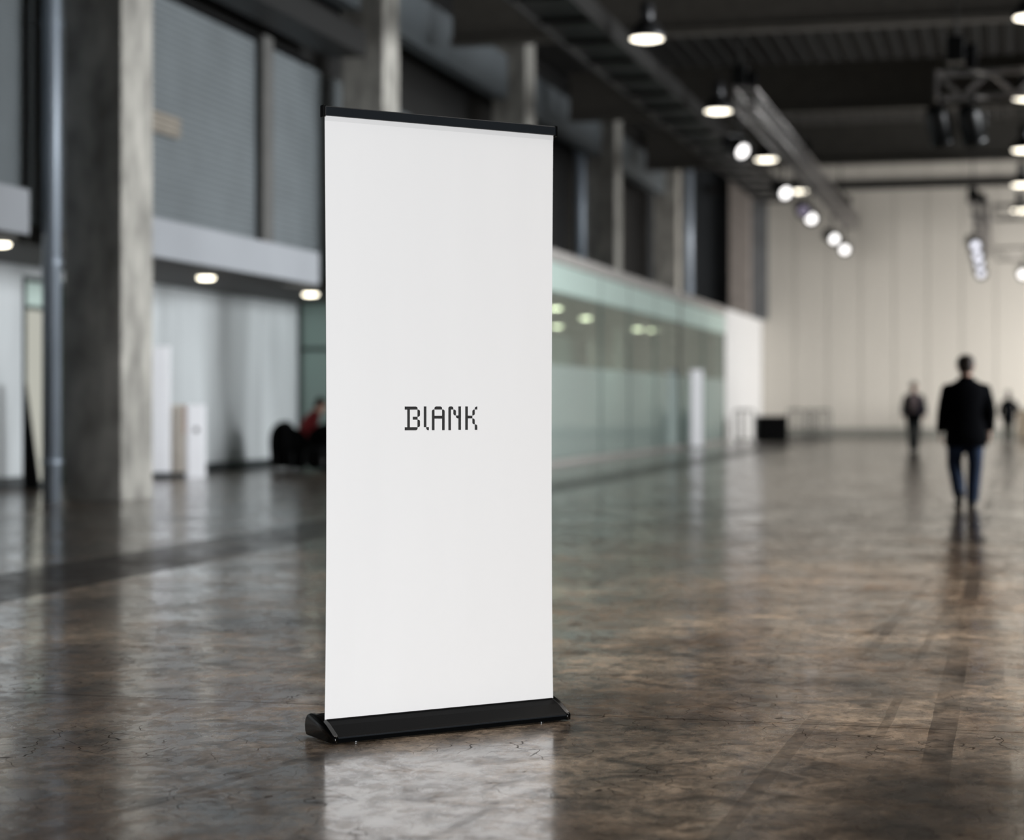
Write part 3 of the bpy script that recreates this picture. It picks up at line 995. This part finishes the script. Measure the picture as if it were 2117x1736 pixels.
for zz in (0.02, 0.4, 0.82):
    ring = []
    for k in range(nn):
        u = k / nn * 4
        e = int(u)
        f = u - e
        pts = [(-0.47, -0.39), (0.47, -0.39), (0.47, 0.39), (-0.47, 0.39)]
        p0, p1 = pts[e], pts[(e + 1) % 4]
        wv = 1.0 + 0.02 * math.sin(k * 2.1) * (1.0 - zz)
        ring.append(((p0[0] + (p1[0] - p0[0]) * f) * wv, (p0[1] + (p1[1] - p0[1]) * f) * wv, zz))
    rs.append(ring)
obj('skirt', MB().rings(rs, cap=False), M['black_cloth'], t, True)
q = at(2122, 912, 66.5)
t = thing('storage_cabinet', 'brown cabinet at the right picture edge behind the farthest walker', 'cabinet', (q.x, q.y, 0), 0)
obj('body', MB().box((-0.33, -0.3, 0.06), (0.33, 0.3, 1.05), 0.01), M['wood'], t)
obj('plinth', MB().box((-0.31, -0.28, 0), (0.31, 0.28, 0.06)), M['skirting'], t)
obj('door', MB().box((-0.31, -0.32, 0.09), (0.31, -0.301, 1.02), 0.004), M['wood'], t)

# dark high tables inside the side room
def high_table(x, y, label):
    t = thing('high_table', label, 'table', (x, y, 0), 0, 'dark high tables behind glass')
    obj('table_top', MB().lathe([(0.02, 1.04), (0.36, 1.04), (0.37, 1.055), (0.36, 1.08), (0.02, 1.08)], seg=24), M['black_metal'], t, True)
    obj('stem', MB().lathe([(0.04, 0.04), (0.04, 1.04)], seg=12), M['black_metal'], t, True)
    obj('base', MB().lathe([(0.02, 0.0), (0.26, 0.0), (0.25, 0.02), (0.05, 0.05)], seg=24), M['black_metal'], t, True)
    return t
for x, y, lab in ((-10.1, 43.0, 'dark high table behind glass right beside the banner edge'),
                  (-10.4, 52.4, 'dark high table behind the glass left of the thick mullion'),
                  (-9.9, 50.6, 'dark high table behind the glass at the middle panes'),
                  (-9.8, 61.0, 'dark high table behind the last pane before the white wall')):
    high_table(x, y, lab)

# ------------------------------------------------------------------ people
def oval(c, a, b, xa, ya, n=22, e=2.3, a0=0.0, a1=2 * math.pi, full=True):
    r = []
    m = n if full else n - 1
    for k in range(n):
        th = a0 + (a1 - a0) * k / m
        cx, sy = math.cos(th), math.sin(th)
        f = (abs(cx) ** e + abs(sy) ** e) ** (-1.0 / e)
        r.append(Vector(c) + xa * (a * cx * f) + ya * (b * sy * f))
    return r

def spine_rings(spec, full=True, open_=None, n=22):
    """spec rows: (centre, half width, half depth); rings square to the spine, width along local x"""
    out = []
    for i, row in enumerate(spec):
        c = Vector(row[0])
        t = (Vector(spec[min(i + 1, len(spec) - 1)][0]) - Vector(spec[max(i - 1, 0)][0])).normalized()
        xa = Vector((1, 0, 0))
        xa = (xa - t * xa.dot(t)).normalized()
        ya = t.cross(xa)
        if open_ is None:
            out.append(oval(c, row[1], row[2], xa, ya, n))
        else:
            o = open_[i]
            out.append(oval(c, row[1], row[2], xa, ya, n, 2.3, math.pi / 2 + o, math.pi / 2 + 2 * math.pi - o, False))
    return out

def hand(mb, wrist, d, sx, curl=0.5):
    """palm, four bent fingers of unequal length and a thumb; d: direction of the hand, sx: +1 right, -1 left"""
    d = Vector(d).normalized()
    fw = Vector((0, 1, 0))
    fw = (fw - d * fw.dot(d)).normalized()          # thumb side points forwards
    nrm = d.cross(fw).normalized()
    inn = Vector((-sx, 0, 0))
    if nrm.dot(inn) < 0:
        nrm = -nrm
    W = Vector(wrist)
    mb.tube([W - d * 0.01, W + d * 0.03, W + d * 0.075, W + d * 0.098], [0.026, 0.036, 0.042, 0.036], 14, 0.36, fw)
    for k, ln in enumerate((0.072, 0.080, 0.075, 0.058)):
        r0 = W + d * 0.088 + fw * (0.030 - 0.020 * k)
        p = [r0]
        ang = 0.0
        for s_ in (0.45, 0.32, 0.23):
            ang += curl * 0.55
            p.append(p[-1] + (d * math.cos(ang) + nrm * math.sin(ang)) * ln * s_)
        mb.limb(p, [0.0095, 0.009, 0.0085, 0.0075], 8, 1.0, fw, 2)
    b0 = W + d * 0.025 + fw * 0.026
    mb.limb([b0, b0 + d * 0.035 + fw * 0.025 + nrm * 0.008, b0 + d * 0.068 + fw * 0.03 + nrm * 0.018], [0.013, 0.011, 0.009], 8, 1.0, None, 2)

def shoe(root, ankle, toe_dir, m, pitch=0.0):
    a = Vector(ankle)
    d = Vector((toe_dir[0], toe_dir[1], 0)).normalized()
    s = Vector((d.y, -d.x, 0))
    up = Vector((0, 0, 1))
    dd = d * math.cos(pitch) - up * math.sin(pitch)
    uu = up * math.cos(pitch) + d * math.sin(pitch)
    rows = ((-0.075, 0.026, 0.055), (-0.06, 0.034, 0.085), (-0.02, 0.036, 0.10), (0.03, 0.037, 0.092), (0.09, 0.044, 0.062), (0.14, 0.044, 0.050), (0.18, 0.036, 0.040), (0.205, 0.018, 0.026))
    rs = []
    for y, wd, h in rows:
        c = a - uu * 0.085 + dd * y
        ring = []
        for k in range(14):
            th = 2 * math.pi * k / 14
            z = (math.sin(th) * 0.5 + 0.5)
            ring.append(c + s * (wd * math.cos(th)) * (1.0 if z < 0.5 else 1.0 - 0.25 * (z - 0.5)) + uu * (h * (z ** 0.8)))
        rs.append(ring)
    return obj('shoe', MB().rings(rs), m, root, True)

def person(label, loc, rotz, J, top_m, leg_m, hair_m, shirt_m, scale=1.0, group=None, open_front=None, hem=None, sleeve_to=3, hair_long=False, jacket=True):
    t = thing('person', label, 'person', loc, rotz, group)
    t.scale = (scale,) * 3
    pel, wai, che, nec, hd = (Vector(J[k]) for k in ('pelvis', 'waist', 'chest', 'neck', 'head'))
    up = (hd - nec).normalized()
    mb = MB()
    sp = [(pel + (pel - wai).normalized() * 0.10, 0.12, 0.085), (pel, 0.168, 0.115), (wai, 0.142, 0.10), (che.lerp(wai, 0.35), 0.165, 0.115), (che, 0.178, 0.118), (nec.lerp(che, 0.35), 0.165, 0.092), (nec, 0.068, 0.066), (nec + up * 0.06, 0.062, 0.063), (nec + up * 0.11, 0.060, 0.062)]
    mb.rings(spine_rings(sp))
    # head: skull, jaw, nose, ears
    fwd = Vector(J.get('face', (0, 1, 0))).normalized()
    rt = fwd.cross(up).normalized()
    fwd = up.cross(rt).normalized()
    def H(x, y, z):
        return hd + (rt * x + fwd * y + up * z) * 1.09
    rows = ((-0.120, 0.030, 0.030, 0.055), (-0.105, 0.046, 0.055, 0.030), (-0.075, 0.060, 0.080, 0.012), (-0.03, 0.070, 0.094, 0.002), (0.02, 0.075, 0.099, -0.004), (0.06, 0.073, 0.095, -0.006), (0.095, 0.058, 0.076, -0.006), (0.115, 0.034, 0.045, -0.006), (0.122, 0.012, 0.016, -0.006))
    rs = []
    for z, a, b, oy in rows:
        rs.append([H(a * math.cos(2 * math.pi * k / 20), oy + b * math.sin(2 * math.pi * k / 20), z) for k in range(20)])
    mb.rings(rs)
    mb.limb([H(0, 0.092, 0.010), H(0, 0.104, -0.012), H(0, 0.116, -0.032)], [0.008, 0.011, 0.014], 8, 1.0, None, 2)
    mb.limb([H(-0.04, 0.084, 0.022), H(0, 0.093, 0.022), H(0.04, 0.084, 0.022)], [0.009, 0.010, 0.009], 8, 0.8, None, 2)
    mb.limb([H(0, 0.080, -0.10), H(0, 0.086, -0.092)], [0.016, 0.014], 8, 1.0, None, 2)
    for sx in (-1, 1):
        mb.limb([H(0.076 * sx, -0.008, 0.02), H(0.084 * sx, -0.014, 0.0), H(0.077 * sx, -0.002, -0.03)], [0.011, 0.014, 0.009], 8, 1.0, None, 2)
        mb.limb([H(0.03 * sx, 0.07, -0.035), H(0.045 * sx, 0.055, -0.03)], [0.018, 0.02], 8, 1.0, None, 2)
    # arms and hands
    for sx, k in ((-1, 'l'), (1, 'r')):
        sh, el, wr = (Vector(J[n + k]) for n in ('sh_', 'el_', 'wr_'))
        mb.limb([sh, sh.lerp(el, 0.5), el, el.lerp(wr, 0.4), wr], [0.055, 0.050, 0.040, 0.040, 0.027])
        hdir = Vector(J.get('hd_' + k, wr - el))
        hand(mb, wr, hdir, sx, J.get('curl', 0.6))
        hp, kn, an = (Vector(J[n + k]) for n in ('hip_', 'kn_', 'an_'))
        mb.limb([hp, hp.lerp(kn, 0.45), kn, kn.lerp(an, 0.35), an], [0.085, 0.078, 0.055, 0.055, 0.036])
        td = J.get('toe_' + k, (0, 1, 0))
        mb.limb([an, Vector(an) + Vector((td[0] * 0.06, td[1] * 0.06, -0.05)), Vector(an) + Vector((td[0] * 0.14, td[1] * 0.14, -0.06))], [0.034, 0.034, 0.024])
    body = fused('body', mb, M['skin'], t, 0.0065, 3)
    for sx in (-1, 1):
        obj('eye', MB().ball(H(0.031 * sx, 0.085, 0.004), (0.011, 0.007, 0.007), 10, 6), M['eye'], t, True)
    obj('mouth', MB().limb([H(-0.022, 0.088, -0.062), H(0, 0.094, -0.061), H(0.022, 0.088, -0.062)], [0.004, 0.006, 0.004], 8, 1.0, None, 2), M['lip'], t, True)
    # hair: a shell over the skull, cut along the hairline
    def skull(z):
        rr = rows
        for r0, r1 in zip(rr, rr[1:]):
            if r0[0] <= z <= r1[0]:
                f = (z - r0[0]) / (r1[0] - r0[0])
                return [r0[i] + (r1[i] - r0[i]) * f for i in (1, 2, 3)]
        return [rr[0][1], rr[0][2], rr[0][3]] if z < rr[0][0] else [rr[-1][1], rr[-1][2], rr[-1][3]]
    mbh = MB()
    cols, lev = 32, 12
    grid = []
    for l in range(lev + 1):
        t_ = l / lev
        ring = []
        for k in range(cols):
            th = 2 * math.pi * k / cols
            sn = math.sin(th)
            if sn < 0:
                low = -0.018 - (0.16 if hair_long else 0.065) * min(1.0, -sn * 1.4)
            else:
                low = -0.018 + 0.098 * min(1.0, sn * 1.15) ** 1.4
            z = low + (0.130 - low) * (1 - (1 - t_) ** 1.6)
            a, b, oy = skull(min(0.121, max(z - 0.009, -0.06)))
            g_ = 0.011 + 0.003 * math.sin(5 * th + 9 * z)
            taper = min(1.0, 0.25 + 3.0 * t_) * (1 - t_ ** 8)
            ring.append(H((a + g_ * taper + 0.002) * math.cos(th), oy + (b + g_ * taper + 0.002) * sn, z))
        grid.append(ring)
    mbh.rings(grid, cap=False)
    mbh.bm.verts.ensure_lookup_table()
    mbh.bm.faces.new([mbh.bm.verts[len(mbh.bm.verts) - cols + k] for k in range(cols)])
    h_ = obj('hair', mbh, hair_m, t, True)
    so = h_.modifiers.new('s', 'SOLIDIFY')
    so.thickness = 0.006
    so.offset = -1
    # trousers
    mb = MB()
    sp = [(pel + (pel - wai).normalized() * 0.11, 0.13, 0.095), (pel, 0.182, 0.13), (pel.lerp(wai, 0.6), 0.168, 0.122)]
    mb.rings(spine_rings(sp))
    for k in 'lr':
        hp, kn, an = (Vector(J[n + k]) for n in ('hip_', 'kn_', 'an_'))
        cuff = an - (kn - an).normalized() * 0.03
        mb.limb([hp, hp.lerp(kn, 0.45), kn, kn.lerp(an, 0.45), cuff], [0.106, 0.102, 0.084, 0.078, 0.068], round_ends=False)
    fused('trousers', mb, leg_m, t, 0.010, 4)
    for k in 'lr':
        shoe(t, J['an_' + k], J.get('toe_' + k, (0, 1, 0)), M['shoe'], J.get('pitch_' + k, 0.0))
    # shirt and jacket (or pullover)
    def torso(grow):
        return [(pel.lerp(wai, 0.35), 0.165 + grow, 0.118 + grow), (wai, 0.150 + grow, 0.108 + grow), (che.lerp(wai, 0.35), 0.170 + grow, 0.122 + grow), (che, 0.184 + grow, 0.125 + grow), (nec.lerp(che, 0.45), 0.182 + grow, 0.104 + grow), (nec.lerp(che, 0.15), 0.12 + grow, 0.082 + grow), (nec + up * 0.02, 0.066 + grow * 0.4, 0.066 + grow * 0.4), (nec + up * 0.045, 0.064 + grow * 0.4, 0.064 + grow * 0.4)]
    if jacket:
        obj('shirt', MB().rings(spine_rings(torso(0.006)), cap=False), shirt_m, t, True)
        spj = torso(0.034)
        dn = (pel - wai).normalized()
        hemlen = hem if hem is not None else 0.17
        spj = [(pel + dn * hemlen, 0.222, 0.162), (pel + dn * hemlen * 0.35, 0.218, 0.16)] + spj
        op = open_front or [0.5, 0.25, 0.15, 0.1, 0.18, 0.32, 0.45, 0.55, 0.7, 0.75]
        j = obj('jacket', MB().rings(spine_rings(spj, True, op, 34), closed=False), top_m, t, True)
        so = j.modifiers.new('s', 'SOLIDIFY')
        so.thickness = 0.014
        so.offset = 0
    else:
        spj = torso(0.02)
        obj('pullover', MB().rings(spine_rings(spj), cap=False), top_m, t, True)
    for k in 'lr':
        sh, el, wr = (Vector(J[n + k]) for n in ('sh_', 'el_', 'wr_'))
        if sleeve_to == 3:
            e = wr + (el - wr).normalized() * 0.012
            obj('sleeve', MB().limb([sh, sh.lerp(el, 0.5), el, el.lerp(wr, 0.5), e], [0.082, 0.078, 0.068, 0.062, 0.052], round_ends=False, sub=5), top_m, t, True)
            mbk = MB().ball(sh, (0.083, 0.08, 0.068))
            obj('shoulder', mbk, top_m, t, True)
        else:
            e = el.lerp(wr, 0.12)
            obj('sleeve', MB().limb([sh, sh.lerp(el, 0.5), el, e], [0.078, 0.070, 0.062, 0.056], round_ends=False, sub=5), top_m, t, True)
            obj('shoulder', MB().ball(sh, (0.08, 0.08, 0.075)), top_m, t, True)
    return t

def standing(step=0.12, arm=0.16, arm_fwd=0.05, bend=0.05):
    J = dict(pelvis=(0, 0, 0.96), waist=(0, 0.0, 1.09), chest=(0, 0.0, 1.32), neck=(0, -0.012, 1.50), head=(0, 0.018, 1.672), face=(0, 1, -0.02))
    for sx, k in ((-1, 'l'), (1, 'r')):
        J['sh_' + k] = (0.185 * sx, -0.01, 1.405)
        J['el_' + k] = ((0.185 + arm * 0.55) * sx, -0.03 - arm_fwd * sx * 0.6, 1.14)
        J['wr_' + k] = ((0.185 + arm * 0.62) * sx, 0.06 - arm_fwd * sx * 1.5, 0.90)
        J['hip_' + k] = (0.092 * sx, 0, 0.91)
        J['kn_' + k] = (0.098 * sx, 0.03 + step * sx * 0.5, 0.50)
        J['an_' + k] = (0.092 * sx, -0.02 + step * sx, 0.085)
    return J

# the near man, walking away
q = at(1997, 1048, 23.4)
J = standing(step=-0.02, arm=0.11, arm_fwd=0.04)
J['kn_l'] = (-0.105, 0.10, 0.52)
J['an_l'] = (-0.090, -0.10, 0.155)
J['pitch_l'] = 0.75
J['kn_r'] = (0.100, 0.02, 0.50)
J['an_r'] = (0.075, 0.02, 0.085)
J['face'] = (0.06, 1, -0.08)
person('person in dark navy blazer and blue jeans walking away, largest figure at right', (q.x, q.y, 0), R(12), J, M['navy'], M['denim'], M['hair_brown'], M['white_shirt'], 1.0, hem=0.24).scale = (1.1, 1.08, 1.0)
# the man who comes towards the camera
q = at(1889, 934, 50.4)
J = standing(step=0.10, arm=0.13, arm_fwd=-0.03)
J['wr_l'] = (-0.27, 0.03, 0.93)
J['wr_r'] = (0.27, 0.03, 0.93)
J['an_l'] = (-0.06, -0.10, 0.085)
J['an_r'] = (0.06, 0.14, 0.085)
person('person facing the camera in open navy jacket and pale pink shirt', (q.x, q.y, 0), R(186), J, M['navy_light'], M['dark_trousers'], M['hair_grey'], M['pink_shirt'], 1.0, hem=0.10,
       open_front=[0.6, 0.5, 0.55, 0.65, 0.75, 0.8, 0.8, 0.8, 0.85, 0.9])
# the far person at the right edge
q = at(2085, 917, 60.8)
J = standing(step=0.04, arm=0.20, arm_fwd=0.0)
J['wr_r'] = (0.16, 0.20, 1.02)
J['wr_l'] = (-0.24, 0.05, 0.92)
J['el_r'] = (0.34, -0.02, 1.16)
J['hd_r'] = (-0.6, 0.7, 0.1)
person('farthest standing person in black jacket and olive trousers at right edge, elbow out', (q.x, q.y, 0), R(10), J, M['navy'], M['olive'], M['hair_dark'], M['white_shirt'], 0.915, hair_long=True, hem=0.26)
# the seated person in red behind the banner
J = dict(pelvis=(0, -0.02, 0.57), waist=(0, 0.02, 0.69), chest=(0, 0.13, 0.90), neck=(0, 0.22, 1.06), head=(0, 0.30, 1.21), face=(0, 1, -0.35), curl=0.8)
for sx, k in ((-1, 'l'), (1, 'r')):
    J['sh_' + k] = (0.18 * sx, 0.16, 0.99)
    J['el_' + k] = (0.24 * sx, 0.14, 0.72)
    J['wr_' + k] = (0.20 * sx, 0.36, 0.66)
    J['hd_' + k] = (-0.1 * sx, 1, -0.15)
    J['hip_' + k] = (0.09 * sx, 0.02, 0.555)
    J['kn_' + k] = (0.13 * sx, 0.45, 0.54)
    J['an_' + k] = (0.11 * sx, 0.42, 0.085)
J['el_l'] = (-0.26, 0.02, 0.76)
person('seated person in red pullover leaning forward at the left edge of the banner', SEAT, R(-62), J, M['red'], M['navy'], M['hair_brown'], M['white_shirt'], 1.0, sleeve_to=2, jacket=False)

# ------------------------------------------------------------------ the roll-up banner
BW, BD = 1.02, 0.232
bt = thing('roll_up_banner', 'large white roll-up banner with small charcoal lettering and black base', 'banner', (-2.344, 6.646, 0), R(46.44))
cas = [(0.0, 0.006), (0.0, 0.026), (0.010, 0.033), (0.030, 0.044), (0.060, 0.060), (0.085, 0.070), (0.097, 0.0735), (0.112, 0.0775), (0.150, 0.084), (0.185, 0.086), (0.212, 0.079), (0.228, 0.060), (BD, 0.040), (0.229, 0.018), (0.220, 0.007), (0.02, 0.004)]
obj('cassette', MB().prism(cas, 'x', 0.018, BW - 0.018), M['cassette'], bt)
capo = [((y - 0.116) * 1.03 + 0.116, max(0.002, (z - 0.045) * 1.05 + 0.046)) for y, z in cas]
for a, b in ((0.0, 0.018), (BW - 0.018, BW)):
    mb = MB().prism(capo, 'x', a, b)
    bmesh.ops.bevel(mb.bm, geom=mb.bm.edges[:], offset=0.002, segments=2, affect='EDGES')
    obj('end_cap', mb, M['cassette_cap'], bt, True)
obj('lip', MB().box((0.018, -0.002, 0.021), (BW - 0.018, 0.004, 0.026)), M['rail'], bt)
obj('slot', MB().box((0.02, 0.096, 0.0725), (BW - 0.02, 0.106, 0.0775)), M['black_metal'], bt)
for xx in (0.10, BW - 0.12):
    for yy in (0.02, BD - 0.03):
        obj('foot', MB().lathe([(0.011, 0.0), (0.012, 0.002), (0.012, 0.006), (0.008, 0.009)], (xx, yy, 0), 14), M['chrome'], bt, True)
obj('support_pole', MB().tube([(BW / 2, 0.135, 0.08), (BW / 2, 0.112, 2.275)], 0.011, 12), M['cassette'], bt, True)
# printed sheet: thin, drawn in very slightly between rail and base
X0, X1, ZA, ZB = 0.0136, 1.0063, 0.070, 2.270
def sheet(z0, z1, yf, yb, wob=True):
    mb = MB()
    nx, nz = 12, 26
    def P(i, k, y):
        u, v = i / nx, k / nz
        z = z0 + (z1 - z0) * v
        hh = (z - ZA) / (ZB - ZA)
        pull = 0.007 * math.sin(math.pi * min(1, max(0, hh)) ** 0.8) if wob else 0
        x = X0 + (X1 - X0) * u - pull * (2 * u - 1) * abs(2 * u - 1)
        return (x, y, z)
    Fv = [[mb.bm.verts.new(P(i, k, yf)) for i in range(nx + 1)] for k in range(nz + 1)]
    Bv = [[mb.bm.verts.new(P(i, k, yb)) for i in range(nx + 1)] for k in range(nz + 1)]
    for k in range(nz):
        for i in range(nx):
            mb.bm.faces.new((Fv[k][i], Fv[k][i + 1], Fv[k + 1][i + 1], Fv[k + 1][i]))
            mb.bm.faces.new((Bv[k][i], Bv[k + 1][i], Bv[k + 1][i + 1], Bv[k][i + 1]))
        mb.bm.faces.new((Fv[k][0], Fv[k + 1][0], Bv[k + 1][0], Bv[k][0]))
        mb.bm.faces.new((Fv[k][nx], Bv[k][nx], Bv[k + 1][nx], Fv[k + 1][nx]))
    for i in range(nx):
        mb.bm.faces.new((Fv[0][i], Bv[0][i], Bv[0][i + 1], Fv[0][i + 1]))
        mb.bm.faces.new((Fv[nz][i], Fv[nz][i + 1], Bv[nz][i + 1], Bv[nz][i]))
    return mb
sh_o = obj('banner_sheet', sheet(ZA, ZB, 0.0990, 0.1000), M['sheet'], bt)
obj('sheet_backing', sheet(ZA, ZB, 0.1002, 0.1016), mat('grey_sheet_backing', (70, 72, 74), 0.7), bt)
obj('hem', sheet(2.250, ZB, 0.0980, 0.0988), M['hem'], sh_o)
obj('top_rail', MB().box((X0 - 0.004, 0.088, 2.268), (X1 + 0.006, 0.112, 2.303), 0.003), M['rail'], bt)
for a, b in ((X0 - 0.011, X0 - 0.003), (X1 + 0.005, X1 + 0.012)):
    obj('rail_cap', MB().box((a, 0.085, 2.263), (b, 0.115, 2.306), 0.002), M['cassette_cap'], bt)

# lettering: outlines measured on the photograph, laid on the sheet
def on_sheet(px, py):
    k = (px - 1058.5) / F
    x = (k * (7.018 + 0.846 * 0.0985) + 0.6386 + 0.533 * 0.0985) / (0.846 - 0.533 * k)
    D = 7.018 + 0.533 * x + 0.846 * 0.0985
    return x, CAM_H - (py - 836.0) / F * D

def letter(strokes):
    mb = MB()
    for x0, y0, x1, y1, rc in strokes:
        pts = []
        rr = 38.0
        for cx, cy, key, a0 in ((x0, y0, 'TL', 180), (x1, y0, 'TR', 270), (x1, y1, 'BR', 0), (x0, y1, 'BL', 90)):
            if key in rc:
                ux = cx + rr * (1 if cx == x0 else -1)
                uy = cy + rr * (1 if cy == y0 else -1)
                for s_ in range(6):
                    a = R(a0 + 90 * s_ / 5.0)
                    pts.append((ux + rr * math.cos(a), uy + rr * math.sin(a)))
            else:
                pts.append((cx, cy))
        xy = [on_sheet(800 + px / 9.6227, 810 + py / 9.6182) for px, py in pts]
        mb.prism(xy, 'y', 0.0984, 0.0991)
    return mb
LET = {
    'B': [(352, 290, 608, 352, 'TR'), (403, 345, 455, 708, ''), (352, 702, 608, 762, 'BR'), (512, 492, 608, 552, ''), (606, 350, 656, 494, 'TR BR'), (606, 550, 656, 702, 'TR BR')],
    'l': [(732, 288, 783, 702, ''), (780, 700, 833, 760, 'BL')],
    'A': [(944, 288, 1096, 350, 'TL TR'), (893, 348, 945, 760, 'TL'), (1096, 348, 1147, 760, 'TR'), (940, 474, 1100, 530, '')],
    'N': [(1221, 288, 1320, 350, 'TL TR'), (1221, 345, 1272, 760, ''), (1320, 350, 1372, 468, 'TR BL'), (1372, 468, 1425, 526, 'BL'), (1420, 288, 1472, 754, '')],
    'K': [(1556, 288, 1608, 754, ''), (1600, 472, 1698, 526, ''), (1698, 350, 1746, 468, 'TL BR'), (1746, 290, 1796, 350, 'TL'), (1698, 526, 1746, 644, 'TR BL'), (1746, 644, 1796, 754, 'TR')],
}
for ch in 'BlANK':
    o = obj('letter', letter(LET[ch]), M['ink'], sh_o)
    o['label'] = 'charcoal letter ' + ch
